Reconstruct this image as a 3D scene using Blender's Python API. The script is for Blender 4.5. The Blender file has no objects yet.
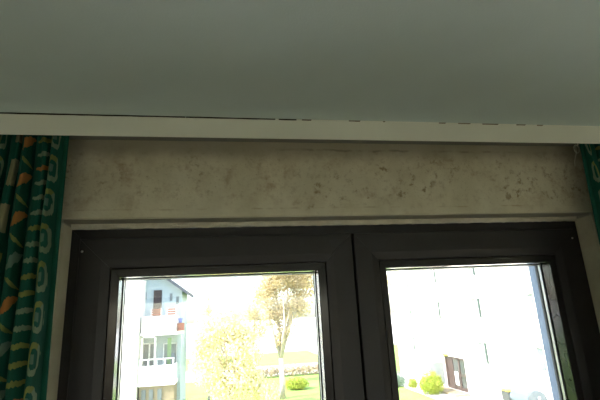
import bpy, bmesh, math, random
from mathutils import Vector, Matrix
random.seed(7)
PI = math.pi
scn = bpy.context.scene
COL = scn.collection

# ------------------------------------------------------------------ camera
CAM = Vector((-0.364, -1.27, 1.95))
YAW, PITCH, ROLL, FPX = 0.1694, 0.2659, -0.0527, 430.0
cd = bpy.data.cameras.new('camera'); cam = bpy.data.objects.new('camera', cd); COL.objects.link(cam)
fwd = Vector((math.sin(YAW)*math.cos(PITCH), math.cos(YAW)*math.cos(PITCH), math.sin(PITCH)))
right = Vector((math.cos(YAW), -math.sin(YAW), 0)); up = right.cross(fwd)
r2 = right*math.cos(ROLL) + up*math.sin(ROLL); u2 = up*math.cos(ROLL) - right*math.sin(ROLL)
m3 = Matrix((r2, u2, -fwd)).transposed()
cam.matrix_world = Matrix.Translation(CAM) @ m3.to_4x4()
cd.sensor_fit = 'HORIZONTAL'; cd.sensor_width = 36.0; cd.lens = 36.0*FPX/600.0
cd.clip_start = 0.02; cd.clip_end = 5000
scn.camera = cam

# ------------------------------------------------------------------ sky, sun, exposure
SUN_DIR = Vector((-1.0, -0.30, 0.85)).normalized()      # towards the sun
w = bpy.data.worlds.new('sky'); scn.world = w; w.use_nodes = True
nt = w.node_tree; bg = nt.nodes['Background']
sky = nt.nodes.new('ShaderNodeTexSky'); sky.sky_type = 'NISHITA'; sky.sun_disc = False
sky.sun_elevation = math.asin(SUN_DIR.z); sky.sun_rotation = math.atan2(SUN_DIR.x, SUN_DIR.y)
sky.dust_density = 2.5; sky.air_density = 1.0; sky.ozone_density = 1.0
nt.links.new(sky.outputs[0], bg.inputs[0]); bg.inputs[1].default_value = 0.30
sd = bpy.data.lights.new('sun', 'SUN'); sd.energy = 3.6; sd.angle = 0.02; sd.color = (1.0, 0.97, 0.91)
sun = bpy.data.objects.new('sun', sd); COL.objects.link(sun)
sun.rotation_euler = SUN_DIR.to_track_quat('Z', 'Y').to_euler(); sun.location = SUN_DIR*60
vs = scn.view_settings
vs.view_transform = 'Standard'; vs.look = 'None'; vs.gamma = 1.0; vs.use_curve_mapping = False
vs.exposure = 2.0
cy = scn.cycles
cy.use_denoising = True
cy.max_bounces = 12; cy.diffuse_bounces = 7; cy.glossy_bounces = 5; cy.transparent_max_bounces = 16
cy.sample_clamp_indirect = 6.0
cy.caustics_reflective = False; cy.caustics_refractive = False

# ------------------------------------------------------------------ material helpers
class S:
    """a socket that can be written as arithmetic"""
    def __init__(s, t, k): s.t, s.k = t, k
    def _m(s, op, *a):
        n = s.t.nodes.new('ShaderNodeMath'); n.operation = op
        for i, v in enumerate((s,)+a):
            if isinstance(v, S): s.t.links.new(v.k, n.inputs[i])
            else: n.inputs[i].default_value = v
        return S(s.t, n.outputs[0])
    def __add__(s, o): return s._m('ADD', o)
    __radd__ = __add__
    def __sub__(s, o): return s._m('SUBTRACT', o)
    def __rsub__(s, o): return (s*-1.0)+o
    def __mul__(s, o): return s._m('MULTIPLY', o)
    __rmul__ = __mul__
    def __truediv__(s, o): return s._m('DIVIDE', o)
    def __lt__(s, o): return s._m('LESS_THAN', o)
    def __gt__(s, o): return s._m('GREATER_THAN', o)
    def floor(s): return s._m('FLOOR')
    def fract(s): return s._m('FRACT')
    def abs(s): return s._m('ABSOLUTE')
    def sin(s): return s._m('SINE')
    def max(s, o): return s._m('MAXIMUM', o)
    def min(s, o): return s._m('MINIMUM', o)
    def mod(s, o): return s._m('FLOORED_MODULO', o)
    def step(s, a, b):
        n = s.t.nodes.new('ShaderNodeMapRange'); n.interpolation_type = 'SMOOTHSTEP'
        s.t.links.new(s.k, n.inputs[0])
        if a <= b: n.inputs[1].default_value, n.inputs[2].default_value = a, b
        else:
            n.inputs[1].default_value, n.inputs[2].default_value = b, a
            n.inputs[3].default_value, n.inputs[4].default_value = 1.0, 0.0
        return S(s.t, n.outputs[0])

def mk(name, rough=0.7, spec=0.5):
    m = bpy.data.materials.new(name); m.use_nodes = True
    b = m.node_tree.nodes['Principled BSDF']
    b.inputs['Roughness'].default_value = rough
    b.inputs['Specular IOR Level'].default_value = spec
    return m, m.node_tree, b
def noise(t, vec, scale, detail=3.0, rough=0.55, w=None):
    n = t.nodes.new('ShaderNodeTexNoise'); n.inputs['Scale'].default_value = scale
    n.inputs['Detail'].default_value = detail; n.inputs['Roughness'].default_value = rough
    if vec is not None: t.links.new(vec, n.inputs['Vector'])
    return S(t, n.outputs[0])
def coords(t, kind='Object'):
    return t.nodes.new('ShaderNodeTexCoord').outputs[kind]
def mix(t, fac, a, b):
    n = t.nodes.new('ShaderNodeMix'); n.data_type = 'RGBA'
    for v, i in ((fac, 0), (a, 6), (b, 7)):
        if isinstance(v, S): t.links.new(v.k, n.inputs[i])
        elif isinstance(v, (tuple, list)): n.inputs[i].default_value = (*v, 1.0)
        else: n.inputs[i].default_value = v
    return S(t, n.outputs[2])
def bump(t, b, h, strength, dist=0.01):
    n = t.nodes.new('ShaderNodeBump'); n.inputs['Strength'].default_value = strength; n.inputs['Distance'].default_value = dist
    t.links.new(h.k, n.inputs['Height']); t.links.new(n.outputs[0], b.inputs['Normal'])
def plain(name, c1, c2=None, scale=8.0, rough=0.7, spec=0.4, bmp=0.0, bscale=60.0, metal=0.0):
    m, t, b = mk(name, rough, spec); v = coords(t)
    c2 = c2 or tuple(x*0.85 for x in c1)
    t.links.new(mix(t, noise(t, v, scale).step(0.3, 0.7), c1, c2).k, b.inputs['Base Color'])
    b.inputs['Metallic'].default_value = metal
    if bmp: bump(t, b, noise(t, v, bscale), bmp)
    return m

M = {}
def ceiling_mat():
    m, t, b = mk('ceiling_paint', .9, .2); v = coords(t)
    sx = t.nodes.new('ShaderNodeSeparateXYZ'); t.links.new(v, sx.inputs[0]); Y = S(t, sx.outputs[1])
    c = mix(t, noise(t, v, 3.0).step(.3, .7), (.545,.63,.615), (.515,.595,.58))
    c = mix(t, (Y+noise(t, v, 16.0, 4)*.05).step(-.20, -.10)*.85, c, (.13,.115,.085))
    t.links.new(c.k, b.inputs['Base Color']); bump(t, b, noise(t, v, 220.0), .10); return m
M['ceiling'] = ceiling_mat()
M['white'] = plain('white_gloss_paint', (.80,.81,.71), (.76,.77,.67), 5, .5, .4, .05, 90)
M['roomwall'] = plain('room_plaster', (.84,.82,.76), (.81,.79,.73), 4, .9, .2, .10, 120)
M['floor'] = plain('oak_floor', (.52,.48,.36), (.46,.42,.31), 6, .45, .4)
M['plastic'] = plain('dark_brown_frame', (.027,.0255,.0265), (.023,.0215,.0225), 14, .40, .5, .04, 160)
M['bead'] = plain('dark_brown_bead', (.027,.0255,.0265), (.023,.0215,.0225), 14, .14, .6)
M['gasket'] = plain('black_rubber', (.012,.012,.012), None, 20, .6, .3)
M['alu'] = plain('aluminium', (.72,.72,.70), None, 20, .35, .5, 0, 60, .6)
M['glint_white'] = plain('screw_glint', (.85,.85,.82), None, 20, .45, .6, 0, 60, .2)
M['caulk'] = plain('old_filler', (.70,.67,.56), (.60,.57,.46), 30, .9, .2, .3, 120)
M['gap_shade'] = plain('black_gap_shade', (.05,.042,.030), (.028,.024,.018), 60, .95, .1)
M['gap_shade_pale'] = plain('brown_gap_shade', (.30,.27,.20), (.20,.175,.13), 60, .95, .1)
M['cord'] = plain('cotton_cord', (.72,.72,.62), None, 40, .9, .2)

def glass_mat():
    m = bpy.data.materials.new('window_glass'); m.use_nodes = True; t = m.node_tree; t.nodes.clear()
    o = t.nodes.new('ShaderNodeOutputMaterial'); mx = t.nodes.new('ShaderNodeMixShader')
    tr = t.nodes.new('ShaderNodeBsdfTransparent'); gl = t.nodes.new('ShaderNodeBsdfGlossy')
    tr.inputs[0].default_value = (.985,.99,.987,1); gl.inputs['Roughness'].default_value = 0.02
    fr = t.nodes.new('ShaderNodeFresnel'); fr.inputs[0].default_value = 1.45
    t.links.new(fr.outputs[0], mx.inputs[0]); t.links.new(tr.outputs[0], mx.inputs[1]); t.links.new(gl.outputs[0], mx.inputs[2])
    t.links.new(mx.outputs[0], o.inputs[0]); return m
M['glass'] = glass_mat()

# mouldy plaster of the window wall (metric object coordinates; object sits at the origin)
Z_SOFFIT, Z_CEIL = 2.232, 2.463
def mould_mat():
    m, t, b = mk('mouldy_plaster', .92, .15); v = coords(t)
    sx = t.nodes.new('ShaderNodeSeparateXYZ'); t.links.new(v, sx.inputs[0]); X, Z = S(t, sx.outputs[0]), S(t, sx.outputs[2])
    tint = noise(t, v, 9.0, 4).step(.35, .7)
    base = mix(t, tint, (.69,.66,.52), (.60,.565,.425))
    zone = noise(t, v, 7.0, 3, .6).step(.42, .66)
    spots = noise(t, v, 48.0, 5, .7).step(.50, .72)
    fine = noise(t, v, 190.0, 3, .6).step(.60, .72)
    big = noise(t, v, 24.0, 3, .5).step(.63, .72)
    mid = (Z-(Z_SOFFIT+.115)).abs().step(.125, .03)
    mould = (spots*.88*(zone*.7+.3) + fine*.42 + big*.45*zone)*(mid*.9+.1)
    c = mix(t, mould.min(.8), base, (.235,.165,.075))
    patch = noise(t, v, 13.0, 4, .7).step(.50, .72)
    c = mix(t, patch*.62*mid, c, (.34,.235,.13))
    # dark streak of mould under the ceiling
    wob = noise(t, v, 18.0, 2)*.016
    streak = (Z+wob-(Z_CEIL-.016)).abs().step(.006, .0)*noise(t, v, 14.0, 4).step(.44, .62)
    topdark = (Z+wob*2.0).step(Z_CEIL-.060, Z_CEIL-.004)  # ragged band, darker towards the ceiling
    c = mix(t, topdark*.55, c, (.25,.215,.16))
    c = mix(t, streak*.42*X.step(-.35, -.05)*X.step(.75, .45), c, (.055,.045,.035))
    # brownish drip line a little above the edge
    line = (Z+noise(t, v, 5.0, 2)*.012-(Z_SOFFIT+.031)).abs().step(.0035, .0)*noise(t, v, 16.0, 3).step(.45, .65)
    c = mix(t, line*.5, c, (.34,.24,.12))
    # bluish grey tone on the underside of the recess
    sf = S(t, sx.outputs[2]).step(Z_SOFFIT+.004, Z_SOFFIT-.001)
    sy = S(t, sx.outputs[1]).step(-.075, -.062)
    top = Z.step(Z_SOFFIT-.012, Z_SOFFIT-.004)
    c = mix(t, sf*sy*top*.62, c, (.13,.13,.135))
    t.links.new(c.k, b.inputs['Base Color'])
    bump(t, b, noise(t, v, 70.0, 5)+fine*.3, .35, .004)
    return m
M['mould'] = mould_mat()

def curtain_mat():
    m, t, b = mk('printed_curtain_cotton', .85, .2)
    uv = t.nodes.new('ShaderNodeUVMap'); uv.uv_map = 'UVMap'
    sx = t.nodes.new('ShaderNodeSeparateXYZ'); t.links.new(uv.outputs[0], sx.inputs[0])
    nz = noise(t, uv.outputs[0], 9.0, 2)
    U, V = S(t, sx.outputs[0]), S(t, sx.outputs[1])
    k = U.floor(); a = (U.fract()-.5)*2.0 + (nz-.5)*.22
    Vn = V + (nz-.5)*.012
    typ = k.mod(4.0)
    is0, is1, is2, is3 = typ < .5, (typ-1.0).abs() < .5, (typ-2.0).abs() < .5, typ > 2.5
    green, orange = (.008,.092,.066), (.40,.17,.045)
    pale, yell, blue = (.19,.26,.165), (.21,.23,.06), (.12,.20,.15)
    weave = noise(t, uv.outputs[0], 3.0, 3)
    c = mix(t, weave.step(.3, .7), green, (.007,.070,.045))
    def rnd(cell, seed):
        n = t.nodes.new('ShaderNodeTexWhiteNoise'); n.noise_dimensions = '2D'
        cm = t.nodes.new('ShaderNodeCombineXYZ'); t.links.new(cell.k, cm.inputs[0]); t.links.new((k+seed).k, cm.inputs[1])
        t.links.new(cm.outputs[0], n.inputs['Vector']); return S(t, n.outputs[0])
    # column of brush dashes
    vd = Vn/.038 + a*.10; fd = vd.fract()-.5; rd = rnd(vd.floor(), 3.3)
    dash = (fd.abs() < (.17-a*a*.17)) * (a.abs() < .78) * is1
    dc = mix(t, rd > .72, mix(t, rd > .34, yell, pale), orange)
    c = mix(t, dash*.9, c, dc)
    # column of open boxes
    vb = Vn/.088; fb = (vb.fract()-.5)*2.0
    q = ((a.abs()/(nz*.3+.30))._m('POWER', 3.0)+(fb.abs()/.78)._m('POWER', 3.0))._m('POWER', .3333)
    box = (q < 1.0) * (q > .62) * is0 * (rnd(vb.floor(), 5.0) + a*.9 + fb*.5 > -.35)
    c = mix(t, box*.85, c, mix(t, (a+fb*.6) > .1, pale, yell))
    dot = (((a-.1).abs() < .16) * (fb.abs() < .22)) * is0
    c = mix(t, dot*.7, c, blue)
    # slanting leaves
    vl = Vn/.098 + a*.24; fl = vl.fract()-.5; rl = rnd(vl.floor(), 7.1)
    leaf = (fl.abs() < (.15-a*a*.30)) * is2
    c = mix(t, leaf*.9, c, mix(t, rl > .45, blue, orange))
    vl2 = Vn/.098 - a*.22 + .5; fl2 = vl2.fract()-.5
    leaf2 = (fl2.abs() < (.06-a*a*.13)) * is2
    c = mix(t, leaf2*.8, c, yell)
    # pale uneven blocks
    vk = Vn/.115 + .3; fk = vk.fract()-.5; rk = rnd(vk.floor(), 1.7)
    blk = (fk.abs() < .30) * ((a-.1).abs() < (.34+nz*.3)) * is3
    c = mix(t, blk*.85, c, mix(t, rk > .5, yell, (.24,.22,.12)))
    t.links.new(c.k, b.inputs['Base Color'])
    return m
M['curtain'] = curtain_mat()
M['hem'] = plain('curtain_hem_cotton', (.010,.100,.064), (.008,.080,.050), 25, .85, .2)
# outdoors
M['render_w'] = plain('white_render', (.80,.79,.75), (.76,.75,.70), 2, .9, .2)
M['render_c'] = plain('shaded_white_render', (.40,.47,.475), (.37,.44,.445), 2, .9, .2)  # white gable wall with its cool shade put into the colour
M['render_b'] = plain('beige_render', (.27,.225,.15), (.22,.185,.125), 2, .9, .2)
M['reveal'] = plain('outside_reveal_render', (.21,.265,.33), (.195,.25,.31), 6, .9, .2)  # white reveal in shade; the blue skylight is put into its colour
M['ventshade'] = plain('vent_slit_paint', (.11,.10,.06), None, 4, .9, .2)
M['roof'] = plain('dark_roof', (.10,.11,.125), (.08,.085,.10), 6, .7, .3)
M['rail'] = plain('painted_rail', (.80,.82,.80), None, 6, .5, .4)
M['redwood'] = plain('red_brown_boards', (.22,.085,.055), (.17,.065,.045), 12, .7, .3)
M['brown'] = plain('brown_joinery', (.055,.036,.032), (.042,.028,.025), 12, .5, .4)
M['greyglass'] = plain('reflecting_pane', (.22,.26,.26), (.28,.30,.29), 2, .12, .6)
M['paleglass'] = plain('net_curtained_pane', (.11,.14,.145), (.15,.17,.17), 2, .3, .5)
M['doorglass'] = plain('dark_door_glass', (.045,.055,.055), (.07,.075,.07), 2, .12, .6)
M['greenpaint'] = plain('green_grey_paint', (.035,.055,.05), None, 10, .6, .3)
M['greenpanel'] = plain('pale_green_panel', (.22,.34,.17), None, 6, .7, .3)
M['lawn'] = plain('lawn_grass', (.17,.29,.07), (.22,.32,.09), .8, .95, .1, .4, 9)
M['path'] = plain('pale_paving', (.62,.60,.55), (.56,.54,.49), 1.2, .9, .2)
M['bark'] = plain('bark', (.50,.45,.37), (.40,.35,.28), 14, .9, .2, .4, 30)
def leaf_mat(name, c1, c2):
    m, t, b = mk(name, .7, .2); v = coords(t)
    t.links.new(mix(t, noise(t, v, 1.6, 3).step(.35, .65), c1, c2).k, b.inputs['Base Color'])
    tl = t.nodes.new('ShaderNodeBsdfTranslucent'); tl.inputs[0].default_value = (*c1, 1)
    mx = t.nodes.new('ShaderNodeMixShader'); mx.inputs[0].default_value = .5
    t.links.new(b.outputs[0], mx.inputs[1]); t.links.new(tl.outputs[0], mx.inputs[2])
    t.links.new(mx.outputs[0], t.nodes['Material Output'].inputs[0]); return m
M['leaf_y'] = leaf_mat('spring_leaf_yellow', (.72,.68,.38), (.74,.67,.45))
M['leaf_p'] = leaf_mat('blossom_tree_leaf', (.52,.44,.24), (.48,.39,.26))
M['leaf_g'] = leaf_mat('shrub_leaf_green', (.30,.38,.05), (.38,.42,.07))
M['leaf_d'] = leaf_mat('dark_shrub_leaf', (.13,.20,.09), (.20,.24,.11))
M['leaf_b'] = leaf_mat('blue_green_needles', (.22,.30,.25), (.28,.36,.30))
M['leaf_r'] = leaf_mat('reddish_hedge_leaf', (.50,.40,.30), (.46,.42,.22))
M['bin'] = plain('grey_bin_plastic', (.10,.13,.15), (.09,.115,.135), 6, .5, .4)
M['binlid'] = plain('yellow_bin_lid', (.62,.52,.03), None, 6, .5, .4)
M['darkplastic'] = plain('dark_bin_plastic', (.05,.055,.06), None, 6, .5, .4)
M['blossom'] = plain('blue_pot_glaze', (.10,.14,.40), None, 6, .4, .5)

# ------------------------------------------------------------------ mesh helpers
def link(name, me, mat=None, parent=None, smooth=False):
    o = bpy.data.objects.new(name, me); COL.objects.link(o)
    if mat: me.materials.append(M[mat] if isinstance(mat, str) else mat)
    if parent: o.parent = parent
    if smooth: me.polygons.foreach_set('use_smooth', [True]*len(me.polygons))
    return o
def mesh(name, vs, fs):
    me = bpy.data.meshes.new(name); me.from_pydata([tuple(v) for v in vs], [], fs); me.update(); return me
def bm_obj(name, bm, mat, parent=None, smooth=False):
    bmesh.ops.recalc_face_normals(bm, faces=bm.faces)
    me = bpy.data.meshes.new(name); bm.to_mesh(me); bm.free(); return link(name, me, mat, parent, smooth)
def add_box(bm, x0, x1, y0, y1, z0, z1):
    v = [bm.verts.new(p) for p in ((x0,y0,z0),(x1,y0,z0),(x1,y1,z0),(x0,y1,z0),(x0,y0,z1),(x1,y0,z1),(x1,y1,z1),(x0,y1,z1))]
    for f in ((0,3,2,1),(4,5,6,7),(0,1,5,4),(1,2,6,5),(2,3,7,6),(3,0,4,7)): bm.faces.new([v[i] for i in f])
def box(name, b, mat, parent=None, bevel=0.0):
    bm = bmesh.new(); add_box(bm, *b)
    if bevel: bmesh.ops.bevel(bm, geom=list(bm.edges), offset=bevel, segments=2, affect='EDGES')
    return bm_obj(name, bm, mat, parent)
def boxes(name, bs, mat, parent=None, bevel=0.0):
    bm = bmesh.new()
    for b in bs: add_box(bm, *b)
    if bevel: bmesh.ops.bevel(bm, geom=list(bm.edges), offset=bevel, segments=1, affect='EDGES')
    return bm_obj(name, bm, mat, parent)
def tube_bm(bm, pts, rad, n=7):
    rings = []
    for i, p in enumerate(pts):
        p = Vector(p); d = (Vector(pts[min(i+1, len(pts)-1)])-Vector(pts[max(i-1, 0)])).normalized()
        a = d.cross(Vector((0,0,1)));  a = a.normalized() if a.length > 1e-3 else Vector((1,0,0)); c = d.cross(a)
        r = rad[i] if isinstance(rad, (list, tuple)) else rad
        rings.append([bm.verts.new(p+(a*math.cos(2*PI*k/n)+c*math.sin(2*PI*k/n))*r) for k in range(n)])
    for A, B in zip(rings, rings[1:]):
        for k in range(n): bm.faces.new((A[k], A[(k+1) % n], B[(k+1) % n], B[k]))
    bm.faces.new(rings[0][::-1]); bm.faces.new(rings[-1])
def tube(name, pts, rad, mat, parent=None, n=7):
    bm = bmesh.new(); tube_bm(bm, pts, rad, n); return bm_obj(name, bm, mat, parent, True)
KL = [1.0]       # width factor of the left-hand member (the right sash has a narrower meeting stile)
def ring_bm(bm, rect, prof, seam=0.0, sides=(0,1,2,3)):
    """closed profile [(inset, y)] carried round a rectangle with mitred corners, one member a side"""
    x0, x1, z0, z1 = rect
    def cp(c, i, y):
        return {0:(x0+i*KL[0],y,z0+i), 1:(x1-i,y,z0+i), 2:(x1-i,y,z1-i), 3:(x0+i*KL[0],y,z1-i)}[c]
    for s in sides:
        c0, c1 = s, (s+1) % 4
        dirv = (Vector(cp(c1,0,0))-Vector(cp(c0,0,0))).normalized()*seam
        A = [bm.verts.new(Vector(cp(c0,i,y))+dirv) for i, y in prof]
        B = [bm.verts.new(Vector(cp(c1,i,y))-dirv) for i, y in prof]
        n = len(prof)
        for k in range(n): bm.faces.new((A[k], A[(k+1) % n], B[(k+1) % n], B[k]))
        bm.faces.new(A[::-1]); bm.faces.new(B)
def ring(name, rect, prof, mat, parent=None, seam=0.0, sides=(0,1,2,3)):
    bm = bmesh.new(); ring_bm(bm, rect, prof, seam, sides); return bm_obj(name, bm, mat, parent)
def empty(name, loc=(0,0,0), parent=None):
    o = bpy.data.objects.new(name, None); o.location = loc; o.empty_display_size = .2; COL.objects.link(o)
    if parent: o.parent = parent
    return o
def tag(o, label=None, cat=None, group=None, kind=None):
    if label: o['label'] = label
    if cat: o['category'] = cat
    if group: o['group'] = group
    if kind: o['kind'] = kind
    return o
def child(o, thing):
    """parent a world-space mesh to a thing whose Empty is not at the origin"""
    o.parent = thing; o.matrix_parent_inverse = Matrix.Translation(-thing.location); return o
def struct(o): o['kind'] = 'structure'; return o

# ------------------------------------------------------------------ the room
Z_FT = 2.2186                     # visible top of the dark window frame
XL, XR, YB = -2.3, 2.2, -5.0      # room
Z_GROUND = -3.55
Y_IN, Y_OUT = -.0695, .267        # faces of the window wall
SILL = .86

def wall_panel(name, outer, hole, y0, y1, mat, mat_out=None, bev=.004, extra=None):
    x0, x1, z0, z1 = outer; hx0, hx1, hz0, hz1 = hole
    bm = bmesh.new()
    def loop(x0, x1, z0, z1, y): return [bm.verts.new(p) for p in ((x0,y,z0),(x1,y,z0),(x1,y,z1),(x0,y,z1))]
    O0, I0, O1, I1 = loop(*outer, y0), loop(*hole, y0), loop(*outer, y1), loop(*hole, y1)
    for A, B in ((O0, I0), (I0, I1), (I1, O1), (O1, O0)):
        for k in range(4): bm.faces.new((A[k], A[(k+1) % 4], B[(k+1) % 4], B[k]))
    bm.edges.ensure_lookup_table()
    es = [e for e in bm.edges if all(v in I0 for v in e.verts)]
    if bev: bmesh.ops.bevel(bm, geom=es, offset=bev, segments=3, affect='EDGES')
    return bm_obj(name, bm, mat)
wf = struct(wall_panel('wall_front', (XL-.3, XR+.3, -.25, Z_CEIL+.3), (-.8, .8, SILL, Z_SOFFIT), Y_IN, .070, 'mould'))
wfo = wall_panel('outer_leaf', (XL-.3, XR+.3, -.25, Z_CEIL+.3), (-.792, .792, SILL, Z_SOFFIT), .0705, Y_OUT, 'reveal', bev=0)
wfo.parent = wf
struct(boxes('wall_outside', [(XR+.31, 14, YB-.3, Y_OUT, Z_GROUND-.1, 7.4),
       (XL-.31, XR+.31, YB-.3, Y_OUT, Z_GROUND-.1, -.255), (XL-.31, XR+.31, YB-.3, Y_OUT, Z_CEIL+.305, 7.4)], 'render_w'))
# ridge of old plaster left between the soffit and the frame
bm = bmesh.new(); n = 120; rows = []
for i in range(n+1):
    x = -.7995 + 1.599*i/n; j = random.uniform(-.0012, .0012)
    zb = Z_FT + j; y = -.009 + random.uniform(-.0012, .0008)
    rows.append([bm.verts.new(p) for p in ((x,-.0002,zb),(x,y,zb+.001),(x,y-.001,Z_SOFFIT-.004),(x,y-.004,Z_SOFFIT+.0005),(x,-.0002,Z_SOFFIT+.0005))])
for A, B in zip(rows, rows[1:]):
    for k in range(5): bm.faces.new((A[k], A[(k+1) % 5], B[(k+1) % 5], B[k]))
bm_obj('plaster_ridge', bm, 'caulk', wf, True)

struct(box('floor', (XL-.3, XR+.3, YB-.3, Y_IN, -.25, 0), 'floor'))
struct(box('ceiling', (XL-.3, XR+.3, YB-.3, Y_IN, Z_CEIL, Z_CEIL+.3), 'ceiling'))
W3 = (-4.0, -2.7, .12, 2.32)        # opening of the unseen side window, sized for fill light
struct(boxes('wall_left', [(XL-.3, XL, YB, W3[0], 0, Z_CEIL), (XL-.3, XL, W3[1], Y_IN, 0, Z_CEIL), (XL-.3, XL, W3[0], W3[1], 0, W3[2]), (XL-.3, XL, W3[0], W3[1], W3[3], Z_CEIL)], 'roomwall'))
struct(box('wall_right', (XR, XR+.3, YB, Y_IN, 0, Z_CEIL), 'roomwall'))
wb = struct(wall_panel('wall_back', (XL-.3, XR+.3, 0, Z_CEIL), (-1.9, 1.9, .12, 2.32), YB-.3, YB, 'roomwall', bev=0))
struct(box('trim_1', (-.86, .86, -.20, 0, SILL-.03, SILL), 'white', None, .004))       # inner sill board

# ------------------------------------------------------------------ the dark double window
win = struct(empty('window_1', (0, 0, SILL)))
win['label'] = 'dark brown double casement window with two clear panes'
def W(o, p=win): 
    return child(o, p)
FZ0 = SILL+.0005
FR = (-.80, .80, FZ0, Z_FT+.0005)
W(ring('frame', (-.7995, .7995, FZ0, Z_FT), [(0,.0),(.040,.0),(.043,.004),(.043,.03),(.052,.034),(.052,.0695),(0,.0695)], 'plastic', None, .0002))
XM = .0063
W(box('mullion', (XM-.015, XM+.015, .022, .0655, SILL+.05, Z_FT-.05), 'gasket'))
def sash(x0, x1, hinge):
    r = (x0, x1, SILL+.030, Z_FT-.0285)
    # overlapping sash member: rounded room edge, step down to the bead
    pr = [(0,-.0005),(0,-.013),(.0025,-.0165),(.060,-.0165),(.083,-.0125),(.0845,-.0105),(.085,-.004),(.085,.054),(.108,.058),(.108,.066),(.016,.066),(.016,-.0005)]
    s = ring('sash', r, pr, 'plastic', None, .0003); s.parent = win; s.matrix_parent_inverse = Matrix.Translation(-win.location)
    # glazing beads, one on each side
    pb = [(.0858,-.0085),(.0870,-.0112),(.1070,-.0108),(.1088,-.0092),(.1096,.0275),(.0858,.0275)]
    for k in range(4):
        b = ring('glazing_bead', r, pb, 'bead', None, .0003, (k,)); b.parent = s
    g = ring('gasket', r, [(.098,.0277),(.1112,.0277),(.1116,.0290),(.098,.0290)], 'gasket'); g.parent = s
    sp = ring('spacer_bar', r, [(.098,.0340),(.1120,.0340),(.1120,.0445),(.098,.0445)], 'alu'); sp.parent = s
    g2 = ring('gasket', r, [(.098,.0490),(.1130,.0490),(.1130,.0540),(.098,.0540)], 'gasket'); g2.parent = s
    i = .099
    for y in (.0295, .0448):
        p = box('pane', (x0+i*KL[0], x1-i, y, y+.004, r[2]+i, r[3]-i), 'glass'); p.parent = s
    return s
s1 = sash(-.8+.0275, XM-.0025, -1)
KL[0] = .895; s2 = sash(XM+.0025, .8-.0275, 1); KL[0] = 1.0
# screw heads of the top hinges, their glint painted as a pale colour
for x, z, p in ((-.7633, 1.95+.2042, s1), (.7606, 1.95+.2076, s2)):
    bm = bmesh.new(); bmesh.ops.create_cone(bm, cap_ends=True, segments=14, radius1=.0034, radius2=.0024, depth=.0022, matrix=Matrix.Translation((x,-.0176,z)) @ Matrix.Rotation(PI/2, 4, 'X'))
    o = bm_obj('hinge_screw', bm, 'glint_white'); o.parent = p
# outer sill
W(box('outer_sill', (-.791, .791, .0712, .30, SILL+.001, SILL+.012), 'alu'))

# unseen window added in the back wall to light the room side
w2 = struct(empty('fill_window_2', (0, YB-.15, .12)))
child(ring('frame', (-1.899, 1.899, .121, 2.319), [(0,-.03),(.07,-.03),(.07,.03),(0,.03)], 'plastic'), w2).location.y = YB-.15
child(box('mullion', (-.04, .04, YB-.18, YB-.12, .19, 2.25), 'plastic'), w2)
for a, b_ in ((-1.83, -.04), (.04, 1.83)):
    child(box('pane', (a, b_, YB-.153, YB-.147, .19, 2.25), 'glass'), w2)

w3 = struct(empty('fill_window_3', (XL-.15, -3.4, .12)))  # unseen side window, added so that sun brightens the room
for k, b in enumerate(((W3[0]+.001, W3[0]+.07, W3[2]+.001, W3[3]-.001), (W3[1]-.07, W3[1]-.001, W3[2]+.001, W3[3]-.001), (-3.44, -3.36, W3[2]+.001, W3[3]-.001), (W3[0]+.07, W3[1]-.07, W3[2]+.001, W3[2]+.07), (W3[0]+.07, W3[1]-.07, W3[3]-.07, W3[3]-.001))):
    child(box('frame', (XL-.18, XL-.12, *b), 'plastic'), w3)
for a, b_ in ((W3[0]+.07, -3.44), (-3.36, W3[1]-.07)):
    child(box('pane', (XL-.153, XL-.147, a, b_, W3[2]+.07, W3[3]-.07), 'glass'), w3)

# ------------------------------------------------------------------ pelmet below the ceiling
Y_P, Z_PB = -.228, 2.4066
pel = tag(empty('curtain_pelmet', (0, Y_P+.01, Z_PB)), 'long white painted pelmet board fixed under the ceiling above the window', 'pelmet')
bm = bmesh.new(); n = 220; rows = []; zt = Z_CEIL-.0026
for i in range(n+1):
    x = XL+.001 + (XR-XL-.002)*i/n; j = random.uniform(-.0004, .0004) + .0003*math.sin(x*9)
    rows.append([bm.verts.new(p) for p in ((x,Y_P,Z_PB+.0008),(x,Y_P+.0008,Z_PB),(x,Y_P+.0028,Z_PB),(x,Y_P+.0035,Z_PB+.001),(x,Y_P+.0035,zt+j),(x,Y_P+.001,zt+j),(x,Y_P,zt+j-.0008))])
for A, B in zip(rows, rows[1:]):
    for k in range(7): bm.faces.new((A[k], A[(k+1) % 7], B[(k+1) % 7], B[k]))
bm.faces.new(rows[0]); bm.faces.new(rows[-1][::-1])
child(bm_obj('front_board', bm, 'white'), pel)
def filler(x0, x1, name='filler_bead', mat='white', h=1.0):
    bm = bmesh.new(); n = max(3, int((x1-x0)/.012)); rows = []
    for i in range(n+1):
        x = x0+(x1-x0)*i/n; e = .0008 if 0 < i < n else .0002
        rows.append([bm.verts.new(p) for p in ((x,Y_P+.006,Z_CEIL-.0034*h),(x,Y_P-.0006-random.uniform(0,.0006),Z_CEIL-.0030*h-random.uniform(0,.0008)*h),(x,Y_P-.0012-random.uniform(0,e),Z_CEIL-.0004),(x,Y_P+.006,Z_CEIL-.0002))])
    for A, B in zip(rows, rows[1:]):
        for k in range(4): bm.faces.new((A[k], A[(k+1) % 4], B[(k+1) % 4], B[k]))
    bm.faces.new(rows[0]); bm.faces.new(rows[-1][::-1])
    child(bm_obj(name, bm, mat), pel)
for a, b_ in ((-0.241,-0.232), (-0.184,-0.169), (-0.143,-0.039), (-0.006,0.059), (0.066,0.225), (0.247,0.284), (0.323,0.359), (0.411,0.468), (0.499,0.535), (0.556,2.19)): filler(a, b_)
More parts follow.
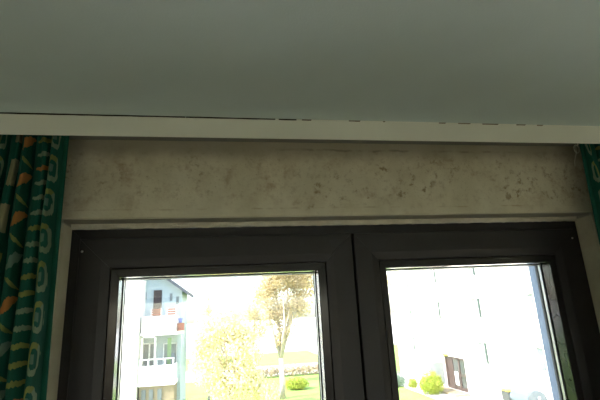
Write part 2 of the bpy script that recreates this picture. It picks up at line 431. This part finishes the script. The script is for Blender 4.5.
# dark strips stand in for the shade inside the open joint
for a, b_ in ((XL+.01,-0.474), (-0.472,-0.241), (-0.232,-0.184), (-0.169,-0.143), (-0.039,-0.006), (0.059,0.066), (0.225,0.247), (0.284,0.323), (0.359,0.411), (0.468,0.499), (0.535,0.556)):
    filler(a, b_, 'gap_shade_strip', 'gap_shade' if a < -.2 else 'gap_shade_pale', .75 if a < -.2 else .35)
# rail the curtains run in, behind the board
rl = boxes('curtain_rail', [(XL+.01, XR-.01, Y_P+.040, Y_P+.080, Z_CEIL-.004, Z_CEIL-.0005)]+[(XL+.01, XR-.01, y, y+.003, Z_CEIL-.013, Z_CEIL-.004) for y in (Y_P+.041, Y_P+.051, Y_P+.066, Y_P+.076)], 'white')
child(rl, pel)

# ------------------------------------------------------------------ curtains
def curtain(name, label, edge, side, pitches, y0, zt, zb, lean=0.0, seed=1):
    """side -1: the cloth runs from its free edge to the left, +1 to the right"""
    rnd = random.Random(seed); HEM = .009
    nv, per = 140, 18; nf = len(pitches)
    ph = [rnd.uniform(0, 6.28) for _ in range(nf+2)]; am = [rnd.uniform(.75, 1.2) for _ in range(nf+2)]
    cum = [0]
    for p in pitches: cum.append(cum[-1]+p)
    vs, fs, uvs = [], [], []
    cols = [(-1, 0), (-1, .5)] + [(i, k/per) for i in range(nf) for k in range(per)] + [(nf-1, 1.0)]
    for j in range(nv+1):
        q = j/nv; z = zt + (zb-zt)*q
        g = min(1.0, q*9.0)                                     # gathered heading at the top
        for (i, f) in cols:
            if i < 0: x = HEM*f*2*.5; y = .0; u = -1+f*.5+.02
            else:
                x = HEM + cum[i] + pitches[i]*f
                bulge = abs(math.sin(PI*f))**.9
                A = .045*am[i]*(.5+.5*g)
                y = -A*bulge
                # folds lean over: roll the crest sideways
                x += pitches[i]*.22*math.sin(PI*f)*math.sin(ph[i]+q*17.0)
                x += .008*math.sin(ph[i+1]+q*22)*(1-g)*math.sin(PI*f)
                y += .005*math.sin(ph[i]*2+q*7)*math.sin(PI*f)
                y -= .006*math.sin(2*PI*f*2+ph[i]+q*12)*max(0.0, 1-q*4.0)*math.sin(PI*f)
                u = i+f+.13
            x += .005*math.sin(q*4.0+1)*min(1.0, x/.1)
            xx = edge + side*(x) + lean*q + .0015*math.sin(q*11+seed)
            vs.append((xx, y0+y, z)); uvs.append((u, z))
    nc = len(cols)
    for j in range(nv):
        for k in range(nc-1):
            a = j*nc+k; fs.append((a, a+1, a+nc+1, a+nc))
    me = mesh(name, vs, fs); ul = me.uv_layers.new(name='UVMap')
    for l in me.loops: ul.data[l.index].uv = uvs[l.vertex_index]
    root = tag(empty(name, (edge+side*cum[-1]/2, y0, zb)), label, 'curtain')
    o = link('cloth', me, 'curtain', None, True); child(o, root)
    md = o.modifiers.new('thick', 'SOLIDIFY'); md.thickness = .0014; md.offset = 1
    # turned-over hem along the free edge
    bm = bmesh.new(); rows = []
    for j in range(nv+1):
        q = j/nv; z = zt+(zb-zt)*q; xx = edge + lean*q + .0015*math.sin(q*11+seed)
        rows.append([bm.verts.new(p) for p in ((xx,y0-.0012,z),(xx-side*.0012,y0+.001,z),(xx,y0+.0035,z),(xx+side*.008,y0+.0035,z),(xx+side*.009,y0-.0008,z),(xx+side*.008,y0-.0028,z),(xx+side*.002,y0-.0022,z))])
    for A, B in zip(rows, rows[1:]):
        for k in range(7): bm.faces.new((A[k], A[(k+1) % 7], B[(k+1) % 7], B[k]))
    bm.faces.new(rows[0]); bm.faces.new(rows[-1][::-1])
    child(bm_obj('hem', bm, 'hem', None, True), root)
    return root
ZCT = Z_CEIL-.0135
curtain('curtain', 'green printed curtain with orange and pale dashes hanging on the left beside the window', -.7725, -1,
        [.026,.036,.029,.030,.034,.046,.036,.044,.034,.042,.040,.044], -.163, ZCT, .04, .022, 3)
rc = curtain('curtain', 'green printed curtain hanging at the right edge, with a loose cord loop at its top', .7328, 1,
        [.040,.036,.044,.038,.046,.036,.044,.034,.042,.040], -.163, ZCT, .04, -.103, 5)
# loose heading cord
pts = []
for k in range(15):
    a = 2*PI*k/14; pts.append((.709+.009*math.sin(a), -.168, 2.413+.0135*math.cos(a)))
pts += [(.704,-.169,2.398), (.697,-.169,2.386), (.691,-.169,2.370), (.688,-.169,2.355)]
child(tube('heading_cord', pts, .0011, 'cord', None, 6), rc)
child(tube('heading_cord', [(.715,-.168,2.424), (.722,-.168,2.440), (.733,-.165,2.448)], .0011, 'cord', None, 6), rc)

# ================================================================== outdoors
def P(D, tx, tz): return CAM + Vector((tx*D, D, tz*D))
struct(box('lawn', (-200, 200, .3, 160, Z_GROUND-.3, Z_GROUND), 'lawn'))
struct(boxes('path', [(12.6, 14.9, 5, 75, Z_GROUND, Z_GROUND+.03), (-1500, 1500, 75, 3000, Z_GROUND, Z_GROUND+.03), (-40, 12.6, 44.6, 54, Z_GROUND, Z_GROUND+.03), (-40, 12.6, .4, 17, Z_GROUND, Z_GROUND+.03)], 'path'))  # last slab is unseen, added to cut green lawn bounce on the ceiling

# facade on a vertical plane with rectangular openings and their reveals
def facade(bm, org, du, dn, U, V, holes, depth):
    us = sorted({U[0], U[1], *[h[0] for h in holes], *[h[1] for h in holes]}); zs = sorted({V[0], V[1], *[h[2] for h in holes], *[h[3] for h in holes]})
    pt = lambda u, z, d=0: org + du*u + Vector((0,0,z)) - dn*d
    for a, b in zip(us, us[1:]):
        for c, d in zip(zs, zs[1:]):
            m_, k_ = (a+b)/2, (c+d)/2
            if any(h[0] < m_ < h[1] and h[2] < k_ < h[3] for h in holes): continue
            bm.faces.new([bm.verts.new(pt(*q)) for q in ((a,c),(b,c),(b,d),(a,d))])
    for h in holes:
        L = [(h[0],h[2]),(h[1],h[2]),(h[1],h[3]),(h[0],h[3])]
        for k in range(4):
            p, q = L[k], L[(k+1) % 4]
            bm.faces.new([bm.verts.new(pt(*p)), bm.verts.new(pt(*q)), bm.verts.new(pt(*q, depth)), bm.verts.new(pt(*p, depth))])

# ---- long white block on the right: its facade faces the lawn (-x)
FX = 14.94
blk = tag(empty('apartment_block', (FX, 30, Z_GROUND)), 'long white apartment block with glazed entrance seen through the right pane', 'building')
def dy(D): return CAM.y + D
wins = []
for D in (20.5, 25.95, 31.35, 36.7):
    for zc in (-2.66, 0.0, 2.6, 5.2):
        if zc < -2 and 27 < D < 32: continue
        wins.append((dy(D)-.6, dy(D)+.6, 1.95+zc-.60, 1.95+zc+.60))
vents = []
for zc in (1.3, -1.45, 4.0):
    for k in range(5):
        z = 1.95+zc-.40+k*.2; vents.append((dy(28.0), dy(29.0), z-.045, z+.045))
door = (dy(28.3), dy(31.2), Z_GROUND+.15, Z_GROUND+2.30)
bm = bmesh.new()
facade(bm, Vector((FX,0,0)), Vector((0,1,0)), Vector((-1,0,0)), (dy(12), dy(40)), (Z_GROUND, 8.6), wins+vents+[(door[0], door[1], door[2], door[3])], .16)
add_box(bm, FX+.5, FX+11, dy(12), dy(40), Z_GROUND, 8.6)
for y in (dy(12), dy(40)): bm.faces.new([bm.verts.new(p) for p in ((FX,y,Z_GROUND),(FX+.5,y,Z_GROUND),(FX+.5,y,8.6),(FX,y,8.6))])
child(bm_obj('wall', bm, 'render_w'), blk)
bm = bmesh.new()
v = [bm.verts.new(p) for p in ((FX-.6,dy(11.4),8.5),(FX+5.5,dy(11.4),12),(FX+11.6,dy(11.4),8.5),(FX-.6,dy(40.6),8.5),(FX+5.5,dy(40.6),12),(FX+11.6,dy(40.6),8.5))]
for f in ((0,1,2),(3,5,4),(0,3,4,1),(1,4,5,2),(0,2,5,3)): bm.faces.new([v[i] for i in f])
child(bm_obj('roof', bm, 'roof'), blk)
for (a, b_, c, d) in wins:
    f = child(boxes('window', [(FX+.10,FX+.17,a,a+.06,c,d),(FX+.10,FX+.17,b_-.06,b_,c,d),(FX+.10,FX+.17,a+.06,b_-.06,c,c+.06),(FX+.10,FX+.17,a+.06,b_-.06,d-.06,d),(FX+.10,FX+.17,(a+b_)/2-.04,(a+b_)/2+.04,c+.06,d-.06)], 'rail'), blk)
    p = box('pane', (FX+.14, FX+.16, a+.05, b_-.05, c+.05, d-.05), 'paleglass'); p.parent = f
    p = box('sill', (FX-.06, FX+.10, a-.03, b_+.03, c-.04, c), 'greyglass'); p.parent = f
    p = box('shutter_guide', (FX-.05, FX+.09, a+.005, a+.16, c+.01, d-.01), 'greenpaint'); p.parent = f
for (a, b_, c, d) in vents: child(box('vent_slit', (FX+.12, FX+.16, a, b_, c, d), 'ventshade'), blk)
# entrance: brown posts, panes, step and a small lamp
ent = child(boxes('entrance_frame', [(FX+.06,FX+.16,y-.09,y+.09,door[2],door[3]) for y in (door[0]+.09, door[0]+.95, door[0]+1.85, door[1]-.12)]+[(FX+.06,FX+.16,door[0],door[1],door[3]-.16,door[3]), (FX+.07,FX+.15,door[0],door[1],door[2],door[2]+.22), (FX+.07,FX+.15,door[0],door[1],door[2]+.95,door[2]+1.08)], 'brown'), blk)
for k, (a, b_) in enumerate(((door[0]+.18, door[0]+.86), (door[0]+1.04, door[0]+1.76), (door[0]+1.94, door[1]-.20))):
    p = box('pane', (FX+.11, FX+.13, a, b_, door[2]+.2, door[3]-.14), 'doorglass' if k < 2 else 'brown'); p.parent = ent
p = box('notice', (FX+.03, FX+.055, door[0]+1.15, door[0]+1.6, door[2]+.35, door[2]+1.2), 'rail'); p.parent = ent
child(box('entrance_step', (FX-1.0, FX, door[0]-.2, door[1]+.2, Z_GROUND+.02, Z_GROUND+.15), 'render_b'), blk)
child(box('entrance_lamp', (FX-.18, FX, door[1]-.75, door[1]-.15, door[3]+.02, door[3]+.13), 'binlid'), blk)
child(box('entrance_screen', (FX-1.1, FX, door[1]+.12, door[1]+.20, Z_GROUND+.35, Z_GROUND+1.85), 'greyglass'), blk)
child(tube('downpipe', [(FX-.08, dy(24.6), Z_GROUND+.03), (FX-.08, dy(24.6), 8.5)], .06, 'rail', None, 8), blk)

# ---- house with balconies on the left, gable towards us
GY = dy(25.4); gx1 = CAM.x-.104*25.4; gx0 = gx1-9.0
hs = tag(empty('gabled_house', ((gx0+gx1)/2, GY, Z_GROUND)), 'white gabled house with stacked balconies seen through the left pane', 'building')
slope = math.tan(math.radians(36.5)); zr_e = 1.95+.0644*25.4-.12; xe = CAM.x-.0893*25.4
xm_ = (gx0+gx1)/2
doors = [(-4.55,-3.95,1.95+.12*0+.35,2.9)]
hx = lambda tx: CAM.x + tx*25.4
hz = lambda tz: 1.95 + tz*25.4
B1 = hz(-.008)-.12; B2 = B1-2.75; B0 = B2-2.75
holes = [(hx(-.164), hx(-.147), B1+.1, hz(.072)), (hx(-.128), hx(-.1235), hz(.052), hz(.062)), (hx(-.116), hx(-.112), hz(.046), hz(.056)),
         (hx(-.185), hx(-.154), B2+.1, B2+2.15), (hx(-.142), hx(-.112), B2+.1, B2+2.1), (hx(-.175), hx(-.165), B0+.4, B0+2.2), (hx(-.160), hx(-.140), B0+.4, B0+2.2)]
ztop = zr_e + slope*(xe-gx1)
bm = bmesh.new()
facade(bm, Vector((0,GY,0)), Vector((1,0,0)), Vector((0,-1,0)), (gx0, gx1), (Z_GROUND, ztop), holes[2:], .2)
apex = zr_e + slope*(xe-xm_)
# gable triangle split round the upper balcony door
facade(bm, Vector((0,GY,0)), Vector((1,0,0)), Vector((0,-1,0)), (gx0, gx0+.01), (ztop-.01, ztop), [], .1)
tri = [(gx0, ztop), (gx1, ztop), (xm_, apex)]
bm.faces.new([bm.verts.new((x, GY, z)) for x, z in tri])
add_box(bm, gx0, gx1, GY+.3, GY+3, Z_GROUND, ztop)
for x in (gx0, gx1): bm.faces.new([bm.verts.new(p) for p in ((x,GY,Z_GROUND),(x,GY+.3,Z_GROUND),(x,GY+.3,ztop),(x,GY,ztop))])
bm.faces.new([bm.verts.new((x, GY+3, z)) for x, z in tri])
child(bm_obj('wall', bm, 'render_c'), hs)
bm = bmesh.new(); t_ = .20
zr = lambda x: zr_e + slope*(xe-x) if x > xm_ else zr_e + slope*(xe-xm_) - slope*(xm_-x)
xw = 2*xm_-xe
for ya, yb in ((GY-.55, GY+3.3),):
    pr = [(xe, zr_e-.02), (xm_, apex+.02), (xw, zr_e-.02), (xw, zr_e-.02+t_), (xm_, apex+.02+t_), (xe, zr_e-.02+t_)]
    A = [bm.verts.new((x, ya, z)) for x, z in pr]; Bv = [bm.verts.new((x, yb, z)) for x, z in pr]
    for k in range(6): bm.faces.new((A[k], A[(k+1) % 6], Bv[(k+1) % 6], Bv[k]))
    for L in (A, Bv): bm.faces.new((L[0], L[1], L[4], L[5])); bm.faces.new((L[1], L[2], L[3], L[4]))
child(bm_obj('roof', bm, 'roof'), hs)
# upper balcony door and shutters stand proud of the gable
f = child(boxes('balcony_door', [(hx(-.164),hx(-.162),GY-.06,GY+.02,B1+.1,hz(.072)),(hx(-.149),hx(-.147),GY-.06,GY+.02,B1+.1,hz(.072)),(hx(-.164),hx(-.147),GY-.06,GY+.02,hz(.070),hz(.073))], 'brown'), hs)
p = box('shutter', (hx(-.162), hx(-.149), GY-.03, GY+.01, B1+.1, hz(.070)), 'brown'); p.parent = f
for tx, tz in ((-.1275, .057), (-.1135, .050), (-.182, .062)):
    f = child(boxes('window', [(hx(tx)-.07,hx(tx)+.07,GY-.03,GY+.02,hz(tz)-.2,hz(tz)+.2)], 'paleglass'), hs)
for h in holes[3:]:
    f = child(boxes('window', [(h[0],h[0]+.07,GY+.08,GY+.16,h[2],h[3]),(h[1]-.07,h[1],GY+.08,GY+.16,h[2],h[3]),(h[0],h[1],GY+.08,GY+.16,h[3]-.07,h[3]),((h[0]+h[1])/2-.04,(h[0]+h[1])/2+.04,GY+.08,GY+.16,h[2],h[3])], 'rail'), hs)
    p = box('pane', (h[0]+.04, h[1]-.04, GY+.11, GY+.13, h[2], h[3]-.04), 'greyglass'); p.parent = f
# balconies
BY = GY-1.35; sc_ = 24.05/25.4
bx = lambda tx: CAM.x + tx*24.05
bz = lambda tz: 1.95 + tz*24.05
for nm, zs, x0, x1, kind in (('u', bz(-.016), bx(-.187), bx(-.1155), 0), ('l', bz(-.1165), bx(-.190), bx(-.1175), 1)):
    bal = child(box('balcony', (x0-.05, x1+.05, BY, GY, zs-.14, zs), 'render_w'), hs)
    for b in ((x0, x1, BY, BY+.08, zs, zs+.82), (x0, x0+.08, BY+.08, GY, zs, zs+.82), (x1-.08, x1, BY+.08, GY, zs, zs+.82)):
        p = box('parapet', b, 'render_w'); p.parent = bal
    if kind == 0:
        for a, b_ in ((bx(-.168), bx(-.148)), (bx(-.135), bx(-.117))):
            for z in (.90, 1.02, 1.14):
                p = box('rail_board', (a, b_, BY+.01, BY+.05, zs+z-.035, zs+z+.035), 'redwood'); p.parent = bal
        for x in (bx(-.168), bx(-.148), bx(-.135), bx(-.117)):
            p = box('rail_post', (x-.03, x+.03, BY+.05, BY+.10, zs+.8, zs+1.2), 'rail'); p.parent = bal
        p = box('side_planter', (x1+.05, x1+.38, BY+.1, BY+.5, zs+.02, zs+.42), 'redwood'); p.parent = bal
        p = box('side_planter', (x1+.05, x1+.36, BY+.1, BY+.5, zs-.12, zs+.02), 'render_w'); p.parent = bal
    else:
        p = tube('top_rail', [(x0, BY+.04, zs+1.12), (x1, BY+.04, zs+1.12)], .035, 'rail', None, 8); p.parent = bal
        for k in range(5):
            x = x0+.05+(x1-x0-.1)*k/4
            p = box('rail_post', (x-.03, x+.03, BY+.02, BY+.06, zs+.82, zs+1.1), 'rail'); p.parent = bal
        # framed glass windbreak at the left end
        a, b_ = bx(-.187), bx(-.157)
        p = boxes('windbreak', [(a,a+.07,BY+.1,BY+.17,zs+.85,zs+2.25),(b_-.07,b_,BY+.1,BY+.17,zs+.85,zs+2.25),(a,b_,BY+.1,BY+.17,zs+2.18,zs+2.25)], 'rail'); p.parent = bal
        p = box('pane', (a+.06, b_-.06, BY+.12, BY+.14, zs+.85, zs+2.2), 'glass'); p.parent = bal
        p = box('shutter', (bx(-.137), bx(-.129), GY-.5, GY-.42, zs+.6, zs+2.1), 'greenpanel'); p.parent = bal
        p = box('chair_back', (bx(-.126), bx(-.119), GY-.9, GY-.84, zs+.5, zs+1.35), 'bin'); p.parent = bal
child(box('side_wing', (gx0+.2, bx(-.191), BY-.25, GY, Z_GROUND, hz(.16)), 'render_w'), hs)
for tx in (-.178, -.163, -.146):
    f = child(box('window', (bx(tx)-.10, bx(tx)+.10, BY+.07, BY+.12, Z_GROUND+.9, bz(-.1165)-.3), 'paleglass'), hs)
child(box('ground_floor_wall', (bx(-.187), bx(-.117), BY+.12, GY, Z_GROUND, bz(-.1165)-.14), 'render_b'), hs)
pot = tag(bm_obj('blue_pot', (lambda bm: (bmesh.ops.create_cone(bm, cap_ends=True, segments=14, radius1=.09, radius2=.13, depth=.24, matrix=Matrix.Translation((bx(-.1155)+.18, BY+.3, bz(-.016)+.545))), bm)[1])(bmesh.new()), 'blossom'), 'small blue pot on the planter beside the upper balcony', 'pot')

# ---- trees and shrubs
def foliage(name, blobs, n, size, mat, parent, rnd, up=.3):
    vs, fs = [], []; tot = sum(b[3]*b[4]*b[5] for b in blobs)
    for (bx_, by_, bz_, rx, ry, rz_) in blobs:
        for _ in range(int(n*rx*ry*rz_/tot)):
            d = Vector((rnd.gauss(0,1), rnd.gauss(0,1), rnd.gauss(0,1))).normalized(); r = rnd.random()**.42
            c = Vector((bx_+d.x*rx*r, by_+d.y*ry*r, bz_+d.z*rz_*r))
            nrm = (d + Vector((rnd.gauss(0,.7), rnd.gauss(0,.7), rnd.gauss(0,.7)+up))).normalized()
            a = nrm.orthogonal().normalized(); a = (Matrix.Rotation(rnd.uniform(0, 6.28), 3, nrm) @ a); b = nrm.cross(a)
            s = size*rnd.uniform(.6, 1.3); k = len(vs)
            vs += [c-a*s, c+b*s*.5+nrm*s*.15, c+a*s, c-b*s*.5+nrm*s*.15]; fs.append((k, k+1, k+2, k+3))
    o = link(name, mesh(name, vs, fs), mat); child(o, parent); o['kind'] = 'stuff'; return o
def tree(name, label, base, fork, limbs, blobs, n, size, mat, trunk_r=.16, seed=1, group=None, twigs=0):
    rnd = random.Random(seed); base = Vector(base)
    t = tag(empty(name, base), label, 'tree', group)
    f = Vector(fork)
    child(tube('trunk', [base+Vector((0,0,-.03)), base*.6+f*.4+Vector((.05,0,0)), f], [trunk_r*1.25, trunk_r, trunk_r*.8], 'bark', None, 9), t)
    for L in limbs:
        L = Vector(L); mid = f*.5+L*.5+Vector((rnd.uniform(-.2,.2), rnd.uniform(-.2,.2), .15))
        br = child(tube('branch', [f-Vector((0,0,.1)), mid, L], [trunk_r*.6, trunk_r*.38, trunk_r*.12], 'bark', None, 6), t)
        for k in range(twigs):
            a = mid.lerp(L, rnd.uniform(-.4, .95)); e = a + Vector((rnd.uniform(-.9,.9), rnd.uniform(-.9,.9), rnd.uniform(.3,1.3)))
            tw = tube('twig', [a, a.lerp(e, .5)+Vector((rnd.uniform(-.1,.1),0,.08)), e], [trunk_r*.16, trunk_r*.11, trunk_r*.05], 'bark', None, 5)
            tw.parent = br
    if n: foliage('foliage', blobs, n, size, mat, t, rnd)
    return t
G = Z_GROUND
def at(D, tx): return (CAM.x+tx*D, CAM.y+D, G)
def rel(D, tx, tz): p = P(D, tx, tz); return (p.x, p.y, p.z)
# V-shaped blossoming tree in the middle
D = 33; b = at(D, .110)
tree('tree', 'tall blossoming tree with a V of branches right of centre in the left pane', b, rel(D,.110,-.085),
     [rel(D,.075,.06), rel(D,.095,.12), rel(D,.135,.12), rel(D,.165,.07), rel(D,.185,.10), rel(D-1,.12,.05)],
     [(*rel(D,.078,.055),1.0,1.2,1.1), (*rel(D,.105,.09),1.2,1.3,1.4), (*rel(D,.14,.10),1.3,1.3,1.5), (*rel(D,.172,.08),1.1,1.2,1.3), (*rel(D,.115,.02),.9,.9,1.2), (*rel(D,.145,.03),.9,.9,1.2), (*rel(D,.09,.01),.8,.8,1.0), (*rel(D,.108,-.04),.55,.6,1.0), (*rel(D,.128,-.02),.6,.6,1.0), (*rel(D,.165,.03),.8,.8,1.0)], 12000, .10, 'leaf_p', .20, 4, None, 6)
# broad pale yellow tree before the house
D = 20; b = at(D, .0)
tree('tree', 'broad pale yellow flowering tree standing beside the white gabled house', b, rel(D,0,-.14),
     [rel(D,-.05,-.02), rel(D,-.01,.03), rel(D,.04,-.01), rel(D,.03,-.06), rel(D,-.06,-.07)],
     [(*rel(D,-.045,-.02),.75,.9,.85), (*rel(D,-.005,.0),.8,.9,.9), (*rel(D,.03,-.06),.9,.9,.9), (*rel(D,-.05,-.09),.8,.9,.9), (*rel(D,0.0,-.12),1.2,1.0,.9), (*rel(D,.045,-.13),.7,.8,.7), (*rel(D,.075,-.15),.6,.7,.5), (*rel(D,-.07,-.05),.45,.6,.6), (*rel(D,.02,-.03),.7,.7,.7)], 11000, .075, 'leaf_y', .12, 9, None, 3)
# conifer tip behind it
D = 28; b = at(D, -.046)
tree('conifer', 'slim conifer rising behind the pale yellow tree', b, rel(D,-.046,-.05), [rel(D,-.046,.062)],
     [(*rel(D,-.046,.048),.18,.18,.35), (*rel(D,-.046,.03),.4,.4,.5), (*rel(D,-.046,.0),.7,.7,.8), (*rel(D,-.046,-.05),1.0,1.0,1.2)], 5200, .07, 'leaf_y', .1, 12)
D = 40; b = at(D, .052)
tree('tree', 'round distant tree between the conifer and the V-branched tree', b, rel(D,.05,-.06), [rel(D,.04,.03), rel(D,.065,.03)],
     [(*rel(D,.05,.02),1.2,1.2,1.1), (*rel(D,.06,-.02),1.4,1.2,1.0)], 1500, .11, 'leaf_p', .14, 21, None, 4)
D = 42.5; b = at(D, .385)
tree('tree', 'thin twiggy tree at the left edge of the right pane', b, rel(D,.385,-.05),
     [rel(D,.365,.06), rel(D,.385,.10), rel(D,.41,.09), rel(D,.43,.06)],
     [(*rel(D,.375,.07),.8,.8,1.0), (*rel(D,.41,.07),.9,.8,.9)], 700, .09, 'leaf_p', .10, 31, None, 6)
def shrub(name, label, D, tx, w_, h_, n, size, mat, seed):
    rnd = random.Random(seed); b = Vector(at(D, tx)); t = tag(empty(name, b), label, 'shrub')
    for k in range(4):
        a = k*1.57+.4; child(tube('stem', [b, b+Vector((math.cos(a)*w_*.15, math.sin(a)*w_*.15, h_*.3)), b+Vector((math.cos(a)*w_*.3, math.sin(a)*w_*.3, h_*.7))], [.03,.022,.01], 'bark', None, 5), t)
    foliage('foliage', [(b.x, b.y, b.z+h_*.5, w_*.5, w_*.5, h_*.5), (b.x-w_*.15, b.y, b.z+h_*.35, w_*.4, w_*.4, h_*.36), (b.x+w_*.17, b.y-.1, b.z+h_*.38, w_*.36, w_*.4, h_*.38)], n, size, mat, t, rnd)
    return t
shrub('shrub', 'rounded yellow-green shrub beside the entrance of the white apartment block', 29.8, .452, 1.6, 1.55, 3600, .07, 'leaf_g', 2)
shrub('shrub', 'low blue-green shrub at the left edge of the right pane', 33.8, .374, 1.1, 1.15, 1800, .06, 'leaf_b', 3)
shrub('shrub', 'small green shrub between the blue-green and the yellow-green shrub', 32.8, .408, .7, .75, 900, .055, 'leaf_g', 6)
shrub('shrub', 'dark green shrub at the foot of the gabled house', 22.5, -.092, 1.0, 2.1, 2600, .06, 'leaf_d', 4)
shrub('shrub', 'yellow shrub beside the grey waste container at the right', 18.7, .716, .8, 1.0, 1800, .05, 'leaf_y', 5)
shrub('shrub', 'bright green bush on the lawn right of the V-branched tree', 36.5, .142, 1.9, .9, 2200, .07, 'leaf_g', 8)
# clipped reddish hedge across the far lawn
hb = tag(empty('hedge', (6.5, 44, G)), 'low reddish hedge across the lawn behind the V-branched tree', 'hedge')
rnd = random.Random(77)
foliage('foliage', [(1.5+k*1.05, 43.6+rnd.uniform(-.1,.1), G+.55, .75, .6, .6) for k in range(9)], 5200, .09, 'leaf_r', hb, rnd)
child(boxes('stem', [(1.5+k*1.05-.03, 1.5+k*1.05+.03, 43.57, 43.63, G-.02, G+.7) for k in range(9)], 'bark'), hb)

# ---- waste bins before the facade
def lidded(name, label, x, y, w_, d_, h_, body, lid, dome):
    t = tag(empty(name, (x, y, G+.03)), label, 'bin')
    z0 = G+.03; bm = bmesh.new()
    lo = [(-.42,-.42),(.42,-.42),(.42,.42),(-.42,.42)]
    A = [bm.verts.new((x+a*w_, y+b*d_, z0+.12)) for a, b in lo]; Bv = [bm.verts.new((x+a*w_*1.19, y+b*d_*1.19, z0+h_)) for a, b in lo]
    for k in range(4): bm.faces.new((A[k], A[(k+1) % 4], Bv[(k+1) % 4], Bv[k]))
    bm.faces.new(A[::-1]); bm.faces.new(Bv)
    bmesh.ops.bevel(bm, geom=list(bm.edges), offset=.03, segments=2, affect='EDGES')
    child(bm_obj('body', bm, body), t)
    bm = bmesh.new(); N_ = 10; rows = []
    for k in range(N_+1):
        a = PI*k/N_; px = x-math.cos(a)*w_*.53; pz = z0+h_+math.sin(a)*dome
        rows.append([bm.verts.new((px, y-d_*.53, pz)), bm.verts.new((px, y+d_*.53, pz))])
    for R_, Q in zip(rows, rows[1:]): bm.faces.new((R_[0], R_[1], Q[1], Q[0]))
    bm.faces.new([r[0] for r in rows]); bm.faces.new([r[1] for r in rows][::-1]); bm.faces.new((rows[0][0], rows[-1][0], rows[-1][1], rows[0][1]))
    child(bm_obj('lid', bm, lid), t)
    for sx in (-1, 1):
        for sy in (-1, 1):
            bm = bmesh.new(); bmesh.ops.create_cone(bm, cap_ends=True, segments=12, radius1=.08, radius2=.08, depth=.05, matrix=Matrix.Translation((x+sx*w_*.36, y+sy*d_*.34, z0+.08)) @ Matrix.Rotation(PI/2, 4, 'Y'))
            child(bm_obj('wheel', bm, 'darkplastic'), t)
    return t, z0
p = P(20.9, .688, 0); t, z0 = lidded('waste_container', 'grey waste container with a rounded lid at the foot of the apartment block', p.x, p.y, 1.0, 1.3, 1.02, 'bin', 'bin', .50)
bm = bmesh.new(); bmesh.ops.create_cone(bm, cap_ends=True, segments=14, radius1=.06, radius2=.06, depth=.03, matrix=Matrix.Translation((p.x+.1, p.y-.70, z0+1.20)) @ Matrix.Rotation(PI/2, 4, 'X'))
child(bm_obj('lid_disc', bm, 'rail'), t)
p = P(22.3, .645, 0); t, z0 = lidded('waste_bin', 'dark waste bin with a yellow lid left of the grey container', p.x, p.y, .62, .7, 1.24, 'darkplastic', 'binlid', .07)
child(box('front_label', (p.x-.2, p.x+.2, p.y-.40, p.y-.37, z0+.45, z0+1.08), 'rail'), t)
